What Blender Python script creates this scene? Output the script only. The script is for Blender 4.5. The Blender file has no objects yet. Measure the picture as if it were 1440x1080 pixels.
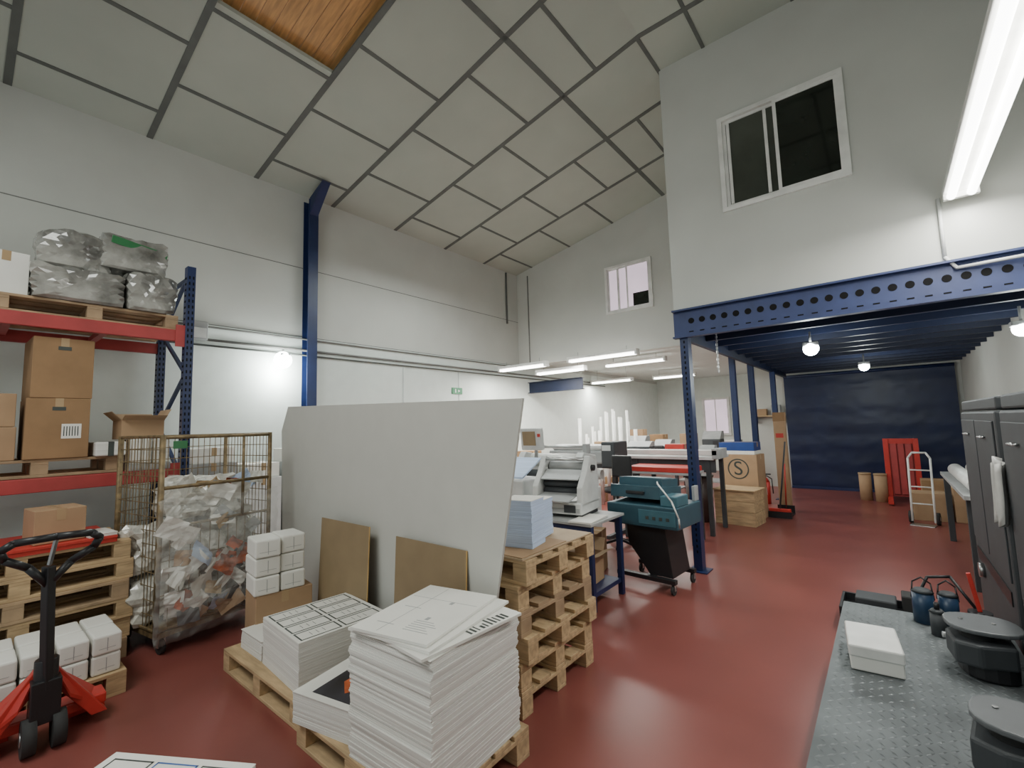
import bpy, bmesh, math, random
from mathutils import Vector, Matrix, noise
S=bpy.context.scene; COL=S.collection
random.seed(4); RD=math.radians; H=1.65
# ---------------- camera ----------------
F=Vector((-.63,.7727,.0923)).normalized(); R0=F.cross(Vector((0,0,1))).normalized(); U0=R0.cross(F)
ro=-.0291; RT=(R0*math.cos(ro)+U0*math.sin(ro)); UP=RT.cross(F)
cam=bpy.data.cameras.new('camera'); co=bpy.data.objects.new('camera',cam); COL.objects.link(co)
cam.sensor_width=36; cam.lens=16; cam.clip_start=.05
co.matrix_world=Matrix(((RT.x,UP.x,-F.x,0),(RT.y,UP.y,-F.y,0),(RT.z,UP.z,-F.z,H),(0,0,0,1)))
S.camera=co
def at(px,py,x=None,y=None,z=None):
    d=F+RT*((px-720)/640)+UP*((540-py)/640)
    t=x/d.x if x is not None else (y/d.y if y is not None else (z-H)/d.z)
    return Vector((0,0,H))+d*t
# ---------------- materials ----------------
def M(name,c,r=.5,m=0,var=.12,sc=6,bump=0,st=(1,1,1),emit=0,coat=0,alpha=1,rv=0):
    mt=bpy.data.materials.new(name); mt.use_nodes=True; N=mt.node_tree; n=N.nodes; b=n['Principled BSDF']
    tc=n.new('ShaderNodeTexCoord'); mp=n.new('ShaderNodeMapping'); mp.inputs['Scale'].default_value=st
    ns=n.new('ShaderNodeTexNoise'); ns.inputs['Scale'].default_value=sc; ns.inputs['Detail'].default_value=5
    mx=n.new('ShaderNodeMix'); mx.data_type='RGBA'
    N.links.new(tc.outputs['Object'],mp.inputs[0]); N.links.new(mp.outputs[0],ns.inputs['Vector'])
    rp=n.new('ShaderNodeMapRange'); rp.inputs[1].default_value=.3; rp.inputs[2].default_value=.7
    N.links.new(ns.outputs['Fac'],rp.inputs[0]); N.links.new(rp.outputs[0],mx.inputs[0])
    mx.inputs[6].default_value=(*[min(1,k*(1-var)) for k in c],1); mx.inputs[7].default_value=(*[min(1,k*(1+var)) for k in c],1)
    N.links.new(mx.outputs[2],b.inputs['Base Color']); b.inputs['Roughness'].default_value=r; b.inputs['Metallic'].default_value=m
    b.inputs['Coat Weight'].default_value=coat
    if rv:
        r2=n.new('ShaderNodeMapRange'); r2.inputs[1].default_value=.3; r2.inputs[2].default_value=.7; r2.inputs[3].default_value=r-rv; r2.inputs[4].default_value=r+rv
        N.links.new(ns.outputs['Fac'],r2.inputs[0]); N.links.new(r2.outputs[0],b.inputs['Roughness'])
    if alpha<1: b.inputs['Alpha'].default_value=alpha
    if bump:
        bp=n.new('ShaderNodeBump'); bp.inputs['Strength'].default_value=bump; bp.inputs['Distance'].default_value=.02
        N.links.new(ns.outputs['Fac'],bp.inputs['Height']); N.links.new(bp.outputs[0],b.inputs['Normal'])
    if emit: b.inputs['Emission Color'].default_value=(*c,1); b.inputs['Emission Strength'].default_value=emit
    return mt
wall_m=M('wall_paint',(.55,.56,.525),.85,var=.04,sc=1.5); wallw_m=M('white_wall_paint',(.72,.77,.73),.8,var=.03)
ceil_m=M('ceiling_tile',(.44,.475,.42),.9,var=.05,sc=1.2); tbar_m=M('dark_seam',(.12,.13,.12),.7)
floor_m=M('red_epoxy_floor',(.235,.070,.058),.33,var=.10,sc=1.6,rv=.02)
blue_m=M('blue_steel',(.012,.025,.09),.4,var=.15); beam_m=M('lit_blue_beam',(.025,.04,.125),.5,var=.15); joist_m=M('dark_blue_joist',(.006,.012,.04),.5); bluelt_m=M('blue_paint',(.02,.06,.24),.4); hole_m=M('hole_black',(.0015,.0015,.002),1)  # front beam blue holds the fixture's light in its colour; joists a darker blue
dblue_m=M('blue_tarpaulin',(.007,.015,.06),.42,var=.2,sc=2,bump=.15)
red_m=M('red_paint',(.52,.04,.03),.4); rackred_m=M('red_beam_paint',(.38,.05,.05),.5)
card_m=M('cardboard',(.40,.26,.15),.85,var=.08,sc=5); cardd_m=M('brown_cardboard',(.30,.18,.09),.85,var=.1); inner_m=M('carton_inside',(.45,.32,.2),.9)
tape_m=M('brown_tape',(.42,.29,.16),.35,var=.05); wood_m=M('pallet_wood',(.48,.34,.19),.75,var=.28,sc=5,st=(1,6,6)); wood2_m=M('worn_wood',(.36,.25,.15),.8,var=.25,sc=6)
orange_m=M('timber_boarding',(.56,.30,.11),.5,var=.25,sc=4,st=(1,9,1)); ply_m=M('thin_board',(.44,.32,.20),.7,var=.1)
hb_m=M('hardboard',(.27,.195,.11),.6,var=.07); bevel_m=M('board_edge',(.6,.38,.14),.6)
paper_m=M('white_paper',(.80,.79,.74),.7,var=.03); paperg_m=M('grey_paper_edge',(.74,.73,.69),.8,var=.10,sc=5,st=(.3,.3,30))
print_m=M('dark_ink',(.05,.06,.055),.5); pblue_m=M('blue_ink',(.05,.13,.4),.5); bpaper_m=M('bluish_paper',(.52,.63,.85),.6,var=.2,sc=6,st=(.3,.3,40))
photo_m=M('dark_photo_print',(.02,.02,.03),.25,var=.7,sc=6); photored_m=M('red_photo_area',(.40,.08,.02),.3,var=.8,sc=12)
board_m=M('grey_sheet',(.57,.565,.525),.5,var=.02); black_m=M('black_plastic',(.015,.015,.017),.4); dark_m=M('dark_machine_paint',(.045,.05,.055),.6)
grey_m=M('grey_plastic',(.36,.37,.37),.45); lgrey_m=M('light_grey_panel',(.6,.61,.6),.4); steel_m=M('steel',(.5,.5,.5),.3,m=.9); plate_m=M('plate_metal',(.14,.155,.16),.5,m=.4,var=.35,sc=3,rv=.06)
rust_m=M('rusty_wire',(.20,.145,.075),.6,m=.4,var=.4,sc=20); rubber_m=M('rubber',(.03,.03,.03),.8); galv_m=M('grey_conduit',(.2,.2,.19),.6,m=.1)
teal_m=M('teal_machine_paint',(.03,.085,.115),.4); teall_m=M('teal_light_paint',(.055,.15,.19),.4); glass_m=M('dark_glass',(.012,.016,.012),.05,var=.4,sc=2); glassg_m=M('grey_glass',(.06,.068,.055),.08,var=.3,sc=1.5); frame_m=M('white_frame',(.74,.74,.71),.4)
wrap_m=M('clear_wrap',(.62,.60,.54),.14,var=.4,sc=10,bump=.6,coat=.6); wrapd_m=M('grey_wrap',(.25,.245,.225),.18,var=.6,sc=5,bump=.5,coat=.7)
film_m=M('thin_plastic_film',(.85,.85,.82),.08,var=.15,sc=14,bump=.8,coat=.9,alpha=.2)
green_m=M('green_card',(.03,.17,.06),.4); tube_m=M('lit_tube',(1,1,.96),.5,var=0,emit=12); lamp_m=M('lit_lens',(.93,1,.97),.5,var=0,emit=40); pink_m=M('lit_pane',(.80,.64,.76),.4,var=.3,sc=3,emit=.8)
sign_m=M('green_sign',(.01,.2,.07),.5); cloth_m=M('white_rag',(.62,.61,.58),.9,bump=.4,var=.2); binb_m=M('bin_brown',(.06,.035,.03),.5); doorg_m=M('guard_grey',(.055,.06,.066),.6); capg_m=M('cap_grey',(.12,.128,.135),.45); tinb_m=M('tin_blue',(.015,.04,.085),.35)
# ---------------- geometry helpers ----------------
class MB:
    def __init__(s): s.bm=bmesh.new(); s.k=None
    def mark(s): s.k=len(s.bm.faces); return s
    def box(s,x0,x1,y0,y1,z0,z1,m=None):
        v=[s.bm.verts.new((x,y,z)) for x in (x0,x1) for y in (y0,y1) for z in (z0,z1)]
        for f in ((0,1,3,2),(4,6,7,5),(0,4,5,1),(2,3,7,6),(0,2,6,4),(1,5,7,3)): s.bm.faces.new([v[i] for i in f])
        if m: bmesh.ops.transform(s.bm,matrix=m,verts=v)
        return s
    def cyl(s,p,q,r,r2=None,n=12):
        p=Vector(p);q=Vector(q);d=q-p
        mt=Matrix.Translation((p+q)/2)@d.to_track_quat('Z','Y').to_matrix().to_4x4()
        g=bmesh.ops.create_cone(s.bm,cap_ends=True,segments=n,radius1=r,radius2=r if r2 is None else r2,depth=d.length,matrix=mt)
        if n>6:
            for f in {f for v in g['verts'] for f in v.link_faces}:
                if len(f.verts)==4: f.smooth=True
        return s
    def path(s,pts,r,n=8):
        for a,b in zip(pts,pts[1:]): s.cyl(a,b,r,n=n)
        for a in pts[1:-1]: bmesh.ops.create_icosphere(s.bm,subdivisions=1,radius=r,matrix=Matrix.Translation(a))
        return s
    def bar(s,p,q,w,h):
        p=Vector(p);q=Vector(q);d=q-p
        m=Matrix.Translation((p+q)/2)@d.to_track_quat('Z','Y').to_matrix().to_4x4(); L=d.length/2
        return s.box(-w/2,w/2,-h/2,h/2,-L,L,m)
    def prism(s,pts,vec):
        vec=Vector(vec);a=[s.bm.verts.new(p) for p in pts];b=[s.bm.verts.new(Vector(p)+vec) for p in pts];n=len(pts)
        s.bm.faces.new(a);s.bm.faces.new(b[::-1])
        for i in range(n): s.bm.faces.new((a[i],b[i],b[(i+1)%n],a[(i+1)%n]))
        return s
    def blob(s,c,r,amp=.2,fr=4,sub=4,box=0):
        g=bmesh.ops.create_icosphere(s.bm,subdivisions=sub,radius=1)
        o=Vector((random.random()*9,random.random()*9,random.random()*9))
        for v in g['verts']:
            p=v.co.copy()
            if box:
                k=max(abs(p.x),abs(p.y),abs(p.z)); p=p.lerp(p/k,box)
            q=Vector((p.x*r[0],p.y*r[1],p.z*r[2])); nn=noise.noise(q*fr+o)+.5*noise.noise(q*fr*2.7+o)+.3*noise.noise(q*fr*6+o)
            v.co=Vector(c)+q*(1+amp*nn)
            v.co.z=max(v.co.z,c[2]-r[2]*.93)
        return s
def build(name,mb,mt,root=None,bev=0,world=False,mt2=None):
    if mb.k is not None:
        mb.bm.faces.ensure_lookup_table()
        for f in mb.bm.faces[mb.k:]: f.material_index=1
    bmesh.ops.recalc_face_normals(mb.bm,faces=mb.bm.faces)
    me=bpy.data.meshes.new(name); mb.bm.to_mesh(me); mb.bm.free(); me.materials.append(mt)
    if mt2: me.materials.append(mt2)
    o=bpy.data.objects.new(name,me); COL.objects.link(o)
    if root is not None:
        o.parent=root
        if world: me.transform((Matrix.Translation(root.location)@Matrix.Rotation(root.rotation_euler.z,4,'Z')).inverted())
    if bev:
        m=o.modifiers.new('bevel','BEVEL'); m.width=bev; m.segments=2; m.limit_method='ANGLE'
    return o
def tag(o,label,cat,group=None,kind=None):
    o['label']=label
    if cat: o['category']=cat
    if group: o['group']=group
    if kind: o['kind']=kind
    return o
def thing(name,label,cat,loc=(0,0,0),rz=0,group=None):
    o=bpy.data.objects.new(name,None); COL.objects.link(o); o.location=loc; o.rotation_euler=(0,0,rz); o.empty_display_size=.1
    return tag(o,label,cat,group)
def bx(name,root,mt,b,bev=.003,m=None): return build(name,MB().box(*b,m=m),mt,root,bev)
def cy(name,root,mt,p,q,r,r2=None,n=16): return build(name,MB().cyl(p,q,r,r2,n),mt,root)
def struct(name,mb,mt,label=None):
    o=build(name,mb,mt); o['kind']='structure'; o['label']=label or name.replace('_',' '); return o
def dup(root,loc,rz=0,label=None,group=None):
    r=root.copy(); COL.objects.link(r); r.location=loc; r.rotation_euler=(0,0,rz)
    if label: r['label']=label
    if group: r['group']=group
    for ch in list(root.children):
        c=ch.copy(); COL.objects.link(c); c.parent=r
        for g in list(ch.children):
            d=g.copy(); COL.objects.link(d); d.parent=c
    return r
def txt(s,size,mt,root,loc,rot,name='lettering'):
    cu=bpy.data.curves.new(name,'FONT'); cu.body=s; cu.size=size; cu.align_x='CENTER'; cu.align_y='CENTER'; cu.extrude=.001
    t=bpy.data.objects.new(name,cu); COL.objects.link(t); bpy.context.view_layer.update()
    me=bpy.data.meshes.new_from_object(t.evaluated_get(bpy.context.evaluated_depsgraph_get())); bpy.data.objects.remove(t)
    me.materials.clear(); me.materials.append(mt); o=bpy.data.objects.new(name,me); COL.objects.link(o)
    if root is not None: o.parent=root
    o.location=loc; o.rotation_euler=rot; return o
def lamp(kind,loc,e,c=(1,.97,.9),size=.3,size2=None,rot=(0,0,0)):
    l=bpy.data.lights.new('lamp_or_fill_light',kind); l.energy=e; l.color=c
    if kind=='AREA':
        l.size=size
        if size2: l.shape='RECTANGLE'; l.size_y=size2
    else: l.shadow_soft_size=size
    o=bpy.data.objects.new('lamp_or_fill_light',l); COL.objects.link(o); o.location=loc; o.rotation_euler=rot; return o
ORD=['bottom','second','third','fourth','fifth','sixth','seventh']
NTH=['first','second','third','fourth','fifth','sixth','seventh','eighth','ninth','tenth','eleventh','twelfth','thirteenth','fourteenth','fifteenth','sixteenth']
# ---------------- room shell ----------------
XL,XR,YB,YC,YE=-6.3,1.25,8.0,12.8,16.0
zc=lambda x: 5.08+.2*(min(x,-1.8)-XL)
struct('floor',MB().box(XL-.2,XR+.2,-2.2,YE+.2,-.1,0),floor_m,'glossy dark red epoxy floor')
struct('wall_left',MB().box(XL-.2,XL,-2.2,YE+.2,0,3.0),wallw_m,'white painted lower part of left wall')  # whiter paint; part of its contrast with the upper wall is painted-in light
struct('wall_left_upper',MB().box(XL-.2,XL,-2.2,YE+.2,3.0,5.3),wall_m,'grey painted upper panels of left wall')
jm=MB(); jm.box(XL,XL+.004,-2.2,YB,3.985,3.995); jm.box(XL,XL+.003,-2.2,YB,2.99,3.0)
struct('trim_1',jm,galv_m,'horizontal panel joints in the left wall')
struct('wall_right',MB().box(XR,XR+.2,-2.2,YC,0,6.2),wall_m)
mb=MB(); wx0,wx1,wz0,wz1=-4.07,-3.12,3.76,4.70
mb.box(XL,wx0,YB,YB+.2,2.98,6.2); mb.box(wx1,-1.8,YB,YB+.2,2.98,6.2); mb.box(wx0,wx1,YB,YB+.2,2.98,wz0); mb.box(wx0,wx1,YB,YB+.2,wz1,6.2)
struct('wall_back_upper',mb,wall_m,'grey upper back wall with a small window')
struct('wall_back',MB().box(XL,-2.6,YE,YE+.2,0,3.2),wallw_m,'white end wall of the back room')
struct('wall_curtain_side',MB().box(-2.62,XR,YC,YC+.15,0,3.0),wall_m,'wall behind the blue tarpaulin curtain')
struct('wall_back_room_right',MB().box(-2.62,-2.5,YC+.15,YE,0,3.0),wallw_m,'side wall of the back room')
struct('ceiling_back_room',MB().box(XL,-1.85,YB+.2,YE,3.1,3.25),wallw_m,'white ceiling of the back room')
cm=MB(); YS=[-2.2,-1,.15,1.25,2.4,3.5,4.65,5.8,6.9,8.05]
def cq(x0,x1,y0,y1): cm.prism([(x0,y0,zc(x0)),(x1,y0,zc(x1)),(x1,y1,zc(x1)),(x0,y1,zc(x0))],(0,0,.04))
for a,b in zip(YS,YS[1:]):
    if a==1.25: cq(XL,-4.30,a,b); cq(-3.2,-1.8,a,b)
    else: cq(XL,-1.8,a,b)
    cq(-1.8,XR,a,b)
struct('ceiling',cm,ceil_m,'sloping ceiling of large grey tiles')
tb=MB()
def sb(x0,x1,y0,y1): tb.prism([(x0,y0,zc(x0)-.006),(x1,y0,zc(x1)-.006),(x1,y1,zc(x1)-.006),(x0,y1,zc(x0)-.006)],(0,0,.02))
for i,y in enumerate(YS[1:-1]): sb(XL,-1.8,y-.03,y+.03); sb(-1.8,XR,y-.03,y+.03)
for i,(a,b) in enumerate(zip(YS,YS[1:])):
    off=.47 if i%2 else .0
    xs=[-3.85-1.0*k+off for k in range(3)]+[-2.35 if i%2 else -1.83,-1.3,-.4,.5]
    for x in xs:
        if x<XL+.2 or (a==1.25 and -4.3<x<-3.0): continue
        sb(x-.02,x+.02,a+.03,b-.03)
sb(-2.85,-2.79,2.4,8.05)
struct('trim_2',tb,tbar_m,'dark seams between the ceiling tiles')
wm=MB()
for k in range(9):
    y=1.2+.14*k; wm.prism([(-4.5,y,zc(-4.5)+.10),(-2.8,y,zc(-2.8)+.10),(-2.8,y+.134,zc(-2.8)+.10),(-4.5,y+.134,zc(-4.5)+.10)],(0,0,.02))
struct('ceiling_timber',wm,orange_m,'orange timber boarding seen through an open ceiling bay')
def window(name,x0,x1,z0,z1,y,gms,label,fw=.045,split=.5,extra=None):
    f=MB(); f.box(x0,x1,y-.03,y+.05,z0,z0+fw);f.box(x0,x1,y-.03,y+.05,z1-fw,z1);f.box(x0,x0+fw,y-.03,y+.05,z0+fw,z1-fw);f.box(x1-fw,x1,y-.03,y+.05,z0+fw,z1-fw)
    r=build(name,f,frame_m); r['kind']='structure'; r['label']=label
    xm=x0+(x1-x0)*split
    for a,b,yy,gm in ((x0+fw,xm+.03,y+.022,gms[0]),(xm-.03,x1-fw,y-.012,gms[1])):
        w=.032; s=MB(); s.box(a,b,yy-.012,yy+.012,z0+fw,z0+fw+w);s.box(a,b,yy-.012,yy+.012,z1-fw-w,z1-fw);s.box(a,a+w,yy-.012,yy+.012,z0+fw+w,z1-fw-w);s.box(b-w,b,yy-.012,yy+.012,z0+fw+w,z1-fw-w)
        build('sash',s,frame_m,r); build('pane',MB().box(a+w,b-w,yy-.003,yy+.003,z0+fw+w,z1-fw-w),gm,r)
    return r
w1=window('window_1',wx0,wx1,wz0,wz1,YB,(pink_m,pink_m),'small sliding window with pink lit panes high on back wall')
build('mullion',MB().box(-3.82,-3.78,YB-.005,YB+.03,wz0+.08,wz1-.08),frame_m,w1); build('dark_pane_card',MB().box(-3.5,-3.2,YB-.018,YB-.016,wz0+.08,wz0+.32),glass_m,w1)  # dark card over the lower right of the pane
YF=5.3
mb=MB(); ax0,ax1,az0,az1=-1.21,-.06,3.94,5.03; ZT=5.99; FX0=-1.83
mb.box(FX0,ax0,YF,YF+.1,2.93,ZT);mb.box(ax1,XR,YF,YF+.1,2.93,ZT);mb.box(ax0,ax1,YF,YF+.1,2.93,az0);mb.box(ax0,ax1,YF,YF+.1,az1,ZT)
struct('wall_mezzanine',mb,wall_m,'grey front wall of the mezzanine room')
struct('wall_mezzanine_side',MB().box(FX0,FX0+.1,YF+.1,YB,2.93,ZT),wall_m)
w2=window('window_2',ax0,ax1,az0,az1,YF,(glassg_m,glass_m),'large sliding window with dark panes in the mezzanine front')
build('inner_mullion',MB().box(-.76,-.73,YF+.0,YF+.016,az0+.08,az1-.08),frame_m,w2); build('inner_mullion',MB().box(-1.125,-1.095,YF+.0,YF+.016,az0+.08,az1-.08),frame_m,w2)
window('window_3',-4.75,-3.9,1.15,2.4,YE-.06,(pink_m,pink_m),'bright pink window on the end wall of the back room')
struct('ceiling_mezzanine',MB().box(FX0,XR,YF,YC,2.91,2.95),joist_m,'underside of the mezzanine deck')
# ---------------- mezzanine steel ----------------
mz=thing('mezzanine_frame','blue steel mezzanine frame with perforated front beam and slim posts','steel frame',(-1.72,YF,0))
def wb(name,b,mt=blue_m,bev=.003): return build(name,MB().box(*b),mt,mz,bev,world=True)
m_=MB(); m_.box(FX0,XR,YF-.03,YF-.01,2.62,2.91); m_.box(FX0,XR,YF-.09,YF-.01,2.60,2.62); m_.box(FX0,XR,YF-.09,YF-.01,2.91,2.93); m_.mark()
x=FX0+.2
while x<XR-.05: m_.cyl((x,YF-.034,2.79),(x,YF-.028,2.79),.033,n=14); x+=.118
for k in range(26):
    xx=FX0+.17+k*.118; m_.box(xx,xx+.05,YF-.033,YF-.028,2.66,2.672)
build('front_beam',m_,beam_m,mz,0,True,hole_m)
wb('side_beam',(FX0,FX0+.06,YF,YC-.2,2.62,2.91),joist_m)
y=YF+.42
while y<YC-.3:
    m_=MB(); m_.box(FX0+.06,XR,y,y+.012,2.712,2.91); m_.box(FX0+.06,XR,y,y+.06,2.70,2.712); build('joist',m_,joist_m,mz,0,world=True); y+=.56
for i,(px_,y,zt) in enumerate(((-1.725,YF+.02,2.62),(-2.12,9.05,3.1),(-1.90,9.45,3.1),(-1.77,10.8,2.62))):
    m_=MB().box(px_-.045,px_+.045,y-.06,y+.06,.012,zt)
    if i==0:
        m_.mark()
        for q in range(40): m_.box(-1.73,-1.715,y-.063,y-.059,.2+q*.06,.23+q*.06)
    build('post',m_,blue_m,mz,0,True,hole_m); wb('base_plate',(px_-.105,px_+.105,y-.11,y+.11,0,.012))
g=MB(); bm=g.bm; nx,nz=40,46; x0,x1=-1.85,1.15
vs=[[bm.verts.new((x0+(x1-x0)*i/nx,YC-.10-.004*math.sin(j*.8+.35*math.sin(i*.5))-.008*noise.noise(Vector((i*.5,j*.5,0))),.06+2.55*j/nz)) for i in range(nx+1)] for j in range(nz+1)]
for j in range(nz):
    for i in range(nx):
        f=bm.faces.new((vs[j][i],vs[j][i+1],vs[j+1][i+1],vs[j+1][i])); f.smooth=True
ct=thing('tarpaulin_curtain','large dark blue tarpaulin curtain with horizontal folds under the mezzanine','curtain',(-.35,YC-.12,0))
build('sheet',g,dblue_m,ct,world=True)
build('top_rail',MB().cyl((x0,YC-.1,2.64),(x1,YC-.1,2.64),.035),blue_m,ct,world=True); build('bottom_bar',MB().box(x0,x1,YC-.14,YC-.08,.0,.06),blue_m,ct,.004,True)
t=thing('steel_beam','short dark blue beam under the back wall beside the ceiling lamps','beam',(-5.6,8.3,2.38)); bx('web',t,joist_m,(-.65,.75,-.01,.01,.015,.235),0); bx('flange',t,joist_m,(-.65,.75,-.07,.07,0,.015)); bx('flange',t,joist_m,(-.65,.75,-.07,.07,.235,.25))
# ---------------- left wall steel and pipes ----------------
c=thing('steel_column','tall blue steel column standing against the left wall','column',(XL+.1,3.12,0))
m_=MB(); m_.box(-.1,.08,-.07,.07,0,.02); m_.box(-.09,-.08,-.07,.07,0.02,4.98); m_.box(.06,.07,-.07,.07,0.02,4.98); m_.box(-.08,.06,-.006,.006,0.02,4.98); build('profile',m_,blue_m,c)
build('haunch',MB().prism([(.07,-.06,4.75),(.07,-.06,5.0),(.42,-.06,5.07+.06)],(0,.12,0)),blue_m,c)
def pipe(name,pts,r,mt,label,cat='pipe'): return tag(build(name,MB().path([Vector(p) for p in pts],r),mt),label,cat)
pipe('conduit',[(XL+.02,-1,2.96),(XL+.02,7.95,2.96)],.012,galv_m,'upper grey conduit running along the left wall','conduit')
pipe('conduit',[(XL+.02,-1,2.80),(XL+.02,12,2.80)],.016,galv_m,'lower thicker grey conduit running along the left wall','conduit')
pipe('conduit',[(XL+.02,-1,2.73),(XL+.02,12,2.73)],.012,tbar_m,'thin dark cable below the conduits on the left wall','cable')
pipe('drain_pipe',[(XL+.02,7.6,5.05),(XL+.02,7.6,3.9)],.02,tbar_m,'thin dark pipe hanging in the corner below the ceiling','pipe')
pipe('conduit',[(-5.98,YB-.012,5.0),(-5.98,YB-.012,3.0)],.012,galv_m,'thin grey conduit down the upper back wall','conduit')
for i,y in enumerate((4.8,6.1)):
    pipe('conduit',[(XL+.008,y,2.71),(XL+.008,y,.01)],.007,lgrey_m,NTH[i]+' thin vertical conduit dropping down the left wall past the column','conduit')
b=thing('junction_box','small beige junction box on the left wall conduit','junction box',(XL+.052,1.78,2.9))
bx('housing',b,grey_m,(-.05,.05,-.09,.09,-.12,0.10),.008); bx('cover',b,lgrey_m,(.05,.06,-.07,.07,-.1,.02))
b=thing('exit_sign','small green emergency exit sign on the left wall','sign',(XL+.015,6.05,2.35)); bx('panel',b,sign_m,(-.015,.005,-.13,.13,-.06,.06)); 
m_=MB(); m_.prism([(.005,.02,-.025),(.005,.07,0),(.005,.02,.025)],(.002,0,0)); build('arrow_mark',m_,frame_m,b); bx('figure_mark',b,frame_m,(.005,.007,-.06,-.035,-.035,.035),0)
# ---------------- lamps ----------------
def flood(loc,label,e,rz=0,st=.06,r=.075):
    t=thing('work_lamp',label,'lamp',loc,rz)
    bx('housing',t,grey_m,(-.08,.08,-.06,.06,.0,.05),.01); 
    m_=MB(); bmesh.ops.create_uvsphere(m_.bm,u_segments=16,v_segments=8,radius=r,matrix=Matrix.Translation((0,0,-.03)))
    for f in m_.bm.faces: f.smooth=True
    build('bulb',m_,lamp_m,t); cy('stem',t,grey_m,(0,0,.05),(0,0,.05+st),.012)
    lamp('POINT',(loc[0],loc[1],loc[2]-.2),e,(.93,1,.96),.08)
p=at(398,503,x=XL+.2); flood(p,'glaring white bulb lamp on the left wall beside the blue column',34,r=.11)
flood(at(1140,487,z=2.52),'bright round lamp under the front of the mezzanine',32,0,.13,.085)
flood(at(1215,513,z=2.52),'small bright lamp under the mezzanine near the blue curtain',26,0,.13)
flood(Vector((1.12,6.7,2.5)),'bright lamp under the mezzanine at the right wall',18,0,.15)
def fluo(c,L,ang,label,e,drop=.1,hw=.07,tr=.018):
    t=thing('fluorescent_fixture',label,'ceiling lamp',c,ang,'fluorescent fixtures')
    bx('housing',t,frame_m,(-L/2,L/2,-hw,hw,.03,.08),.006)
    for yy in (-hw*.55,hw*.55): cy('tube',t,tube_m,(-L/2+.04,yy,0),(L/2-.04,yy,0),tr)
    for xx in (-L/2+.02,L/2-.02): bx('end_cap',t,frame_m,(xx-.02,xx+.02,-hw,hw,-.02,.03))
    for xx in (-L*.35,L*.35): cy('hanger',t,galv_m,(xx,0,.08),(xx,0,.08+drop),.004,n=6)
    lamp('AREA',(c[0],c[1],c[2]-.06),e,(1,.99,.93),L,.15,(0,0,ang))
fluo((.63,3.72,3.45),2.96,math.pi/2,'long bright fluorescent fixture reaching the mezzanine wall at the top right corner',72,.12,.11,.03)
for (px,py,z,lab,dr,L) in ((735,518,2.75,'fluorescent fixture at the left wall, leftmost of the back group',.08,1.15),(788,523,2.70,'second fluorescent fixture from the left wall, hanging slightly lower',.08,1.15),(846,503,2.84,'longest looking fluorescent fixture, under the upper back wall',.08,1.4),(892,511,2.93,'fluorescent fixture right behind the one under the upper wall',.09,1.4),(948,530,2.88,'short looking fluorescent fixture furthest right in the back room',.14,1.2),(860,537,2.75,'small distant fluorescent fixture low in the middle of the back room',.27,1.2)):
    q=at(px,py,z=z); fluo(q,L,0,lab,46,dr)
pipe('conduit',[(.50,YF-.015,3.5),(.50,YF-.015,2.98),(.56,YF-.06,2.86),(1.2,YF-.11,2.86)],.014,lgrey_m,'grey conduit bending down from the fixture onto the blue beam','conduit')
pipe('conduit',[(1.1,YF-.02,5.9),(1.1,YF-.02,4.8)],.02,frame_m,'white vertical pipe at the right end of the mezzanine wall','pipe')
m_=MB()
for i in range(11):
    bmesh.ops.create_cone(m_.bm,cap_ends=True,segments=6,radius1=.012,radius2=.012,depth=.03,matrix=Matrix.Translation((-1.5,5.75,2.69-.045*i))@Matrix.Rotation(i%2*1.57,4,'Z'))
    m_.box(-1.504,-1.496,5.748,5.752,2.66-.045*i,2.705-.045*i)
tag(build('chain',m_,steel_m),'short chain hanging beneath the mezzanine beam','chain')
# ---------------- pallets ----------------
PR={}
def pallet(L,W,loc,rz,label,group=None,mt=None):
    key=(L,W,mt.name if mt else '')
    if key in PR: return dup(PR[key],loc,rz,label,group)
    mm=mt or wood_m
    t=thing('wooden_pallet',label,'pallet',loc,rz,group); PR[key]=t
    n=5; bw=.115
    def clone(name,mb,locs):
        o=build(name,mb,mm,t,.003); o.location=locs[0]
        for l in locs[1:]:
            q=o.copy(); COL.objects.link(q); q.location=l; q.parent=t
    clone('deck_board',MB().box(-L/2,L/2,-bw/2,bw/2,0,.022),[(0,-W/2+bw/2+(W-bw)*i/(n-1),.122) for i in range(n)])
    clone('cross_board',MB().box(-.05,.05,-W/2,W/2,0,.022),[(x,0,.1) for x in (-L/2+.05,0,L/2-.05)])
    clone('block',MB().box(-.05,.05,-.05,.05,0,.078),[(x,y,.022) for x in (-L/2+.05,0,L/2-.05) for y in (-W/2+.05,0,W/2-.05)])
    clone('bottom_board',MB().box(-L/2,L/2,-.05,.05,0,.022),[(0,y,0) for y in (-W/2+.05,0,W/2-.05)])
    return t
for i in range(6):
    pallet(1.2,.8,(-2.30+random.uniform(-.02,.02),2.52+random.uniform(-.012,.02),i*.1445),random.uniform(-.015,.015),ORD[i]+(' pallet' if i==0 else ' pallet from the floor')+' of the stack right of the big grey board','pallet stack by the big board',wood2_m if i==3 else None)
t=thing('board_cover','thin plywood cover board on top of the tall pallet stack','board',(-2.3,2.51,.868)); bx('sheet',t,ply_m,(-.61,.61,-.39,.41,0,.012)); bx('sheet_flap',t,card_m,(-.1,.60,-.38,.1,.012,.018))
for i in range(6):
    pallet(1.2,.8,(-5.0+random.uniform(-.02,.02),.33+random.uniform(-.02,.02),i*.1445),math.pi/2,ORD[i]+(' pallet' if i==0 else ' pallet from the floor')+' of the stack beneath the racking at left','pallet stack beneath racking',wood2_m if i%3==0 else None)
t=thing('red_cover_board','flat red board lying on the left pallet stack','board',(-5.0,.33,.868)); bx('sheet',t,red_m,(-.38,.42,-.6,.5,0,.03)); bx('edge_strip',t,red_m,(.40,.43,-.6,.5,.03,.05))
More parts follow.
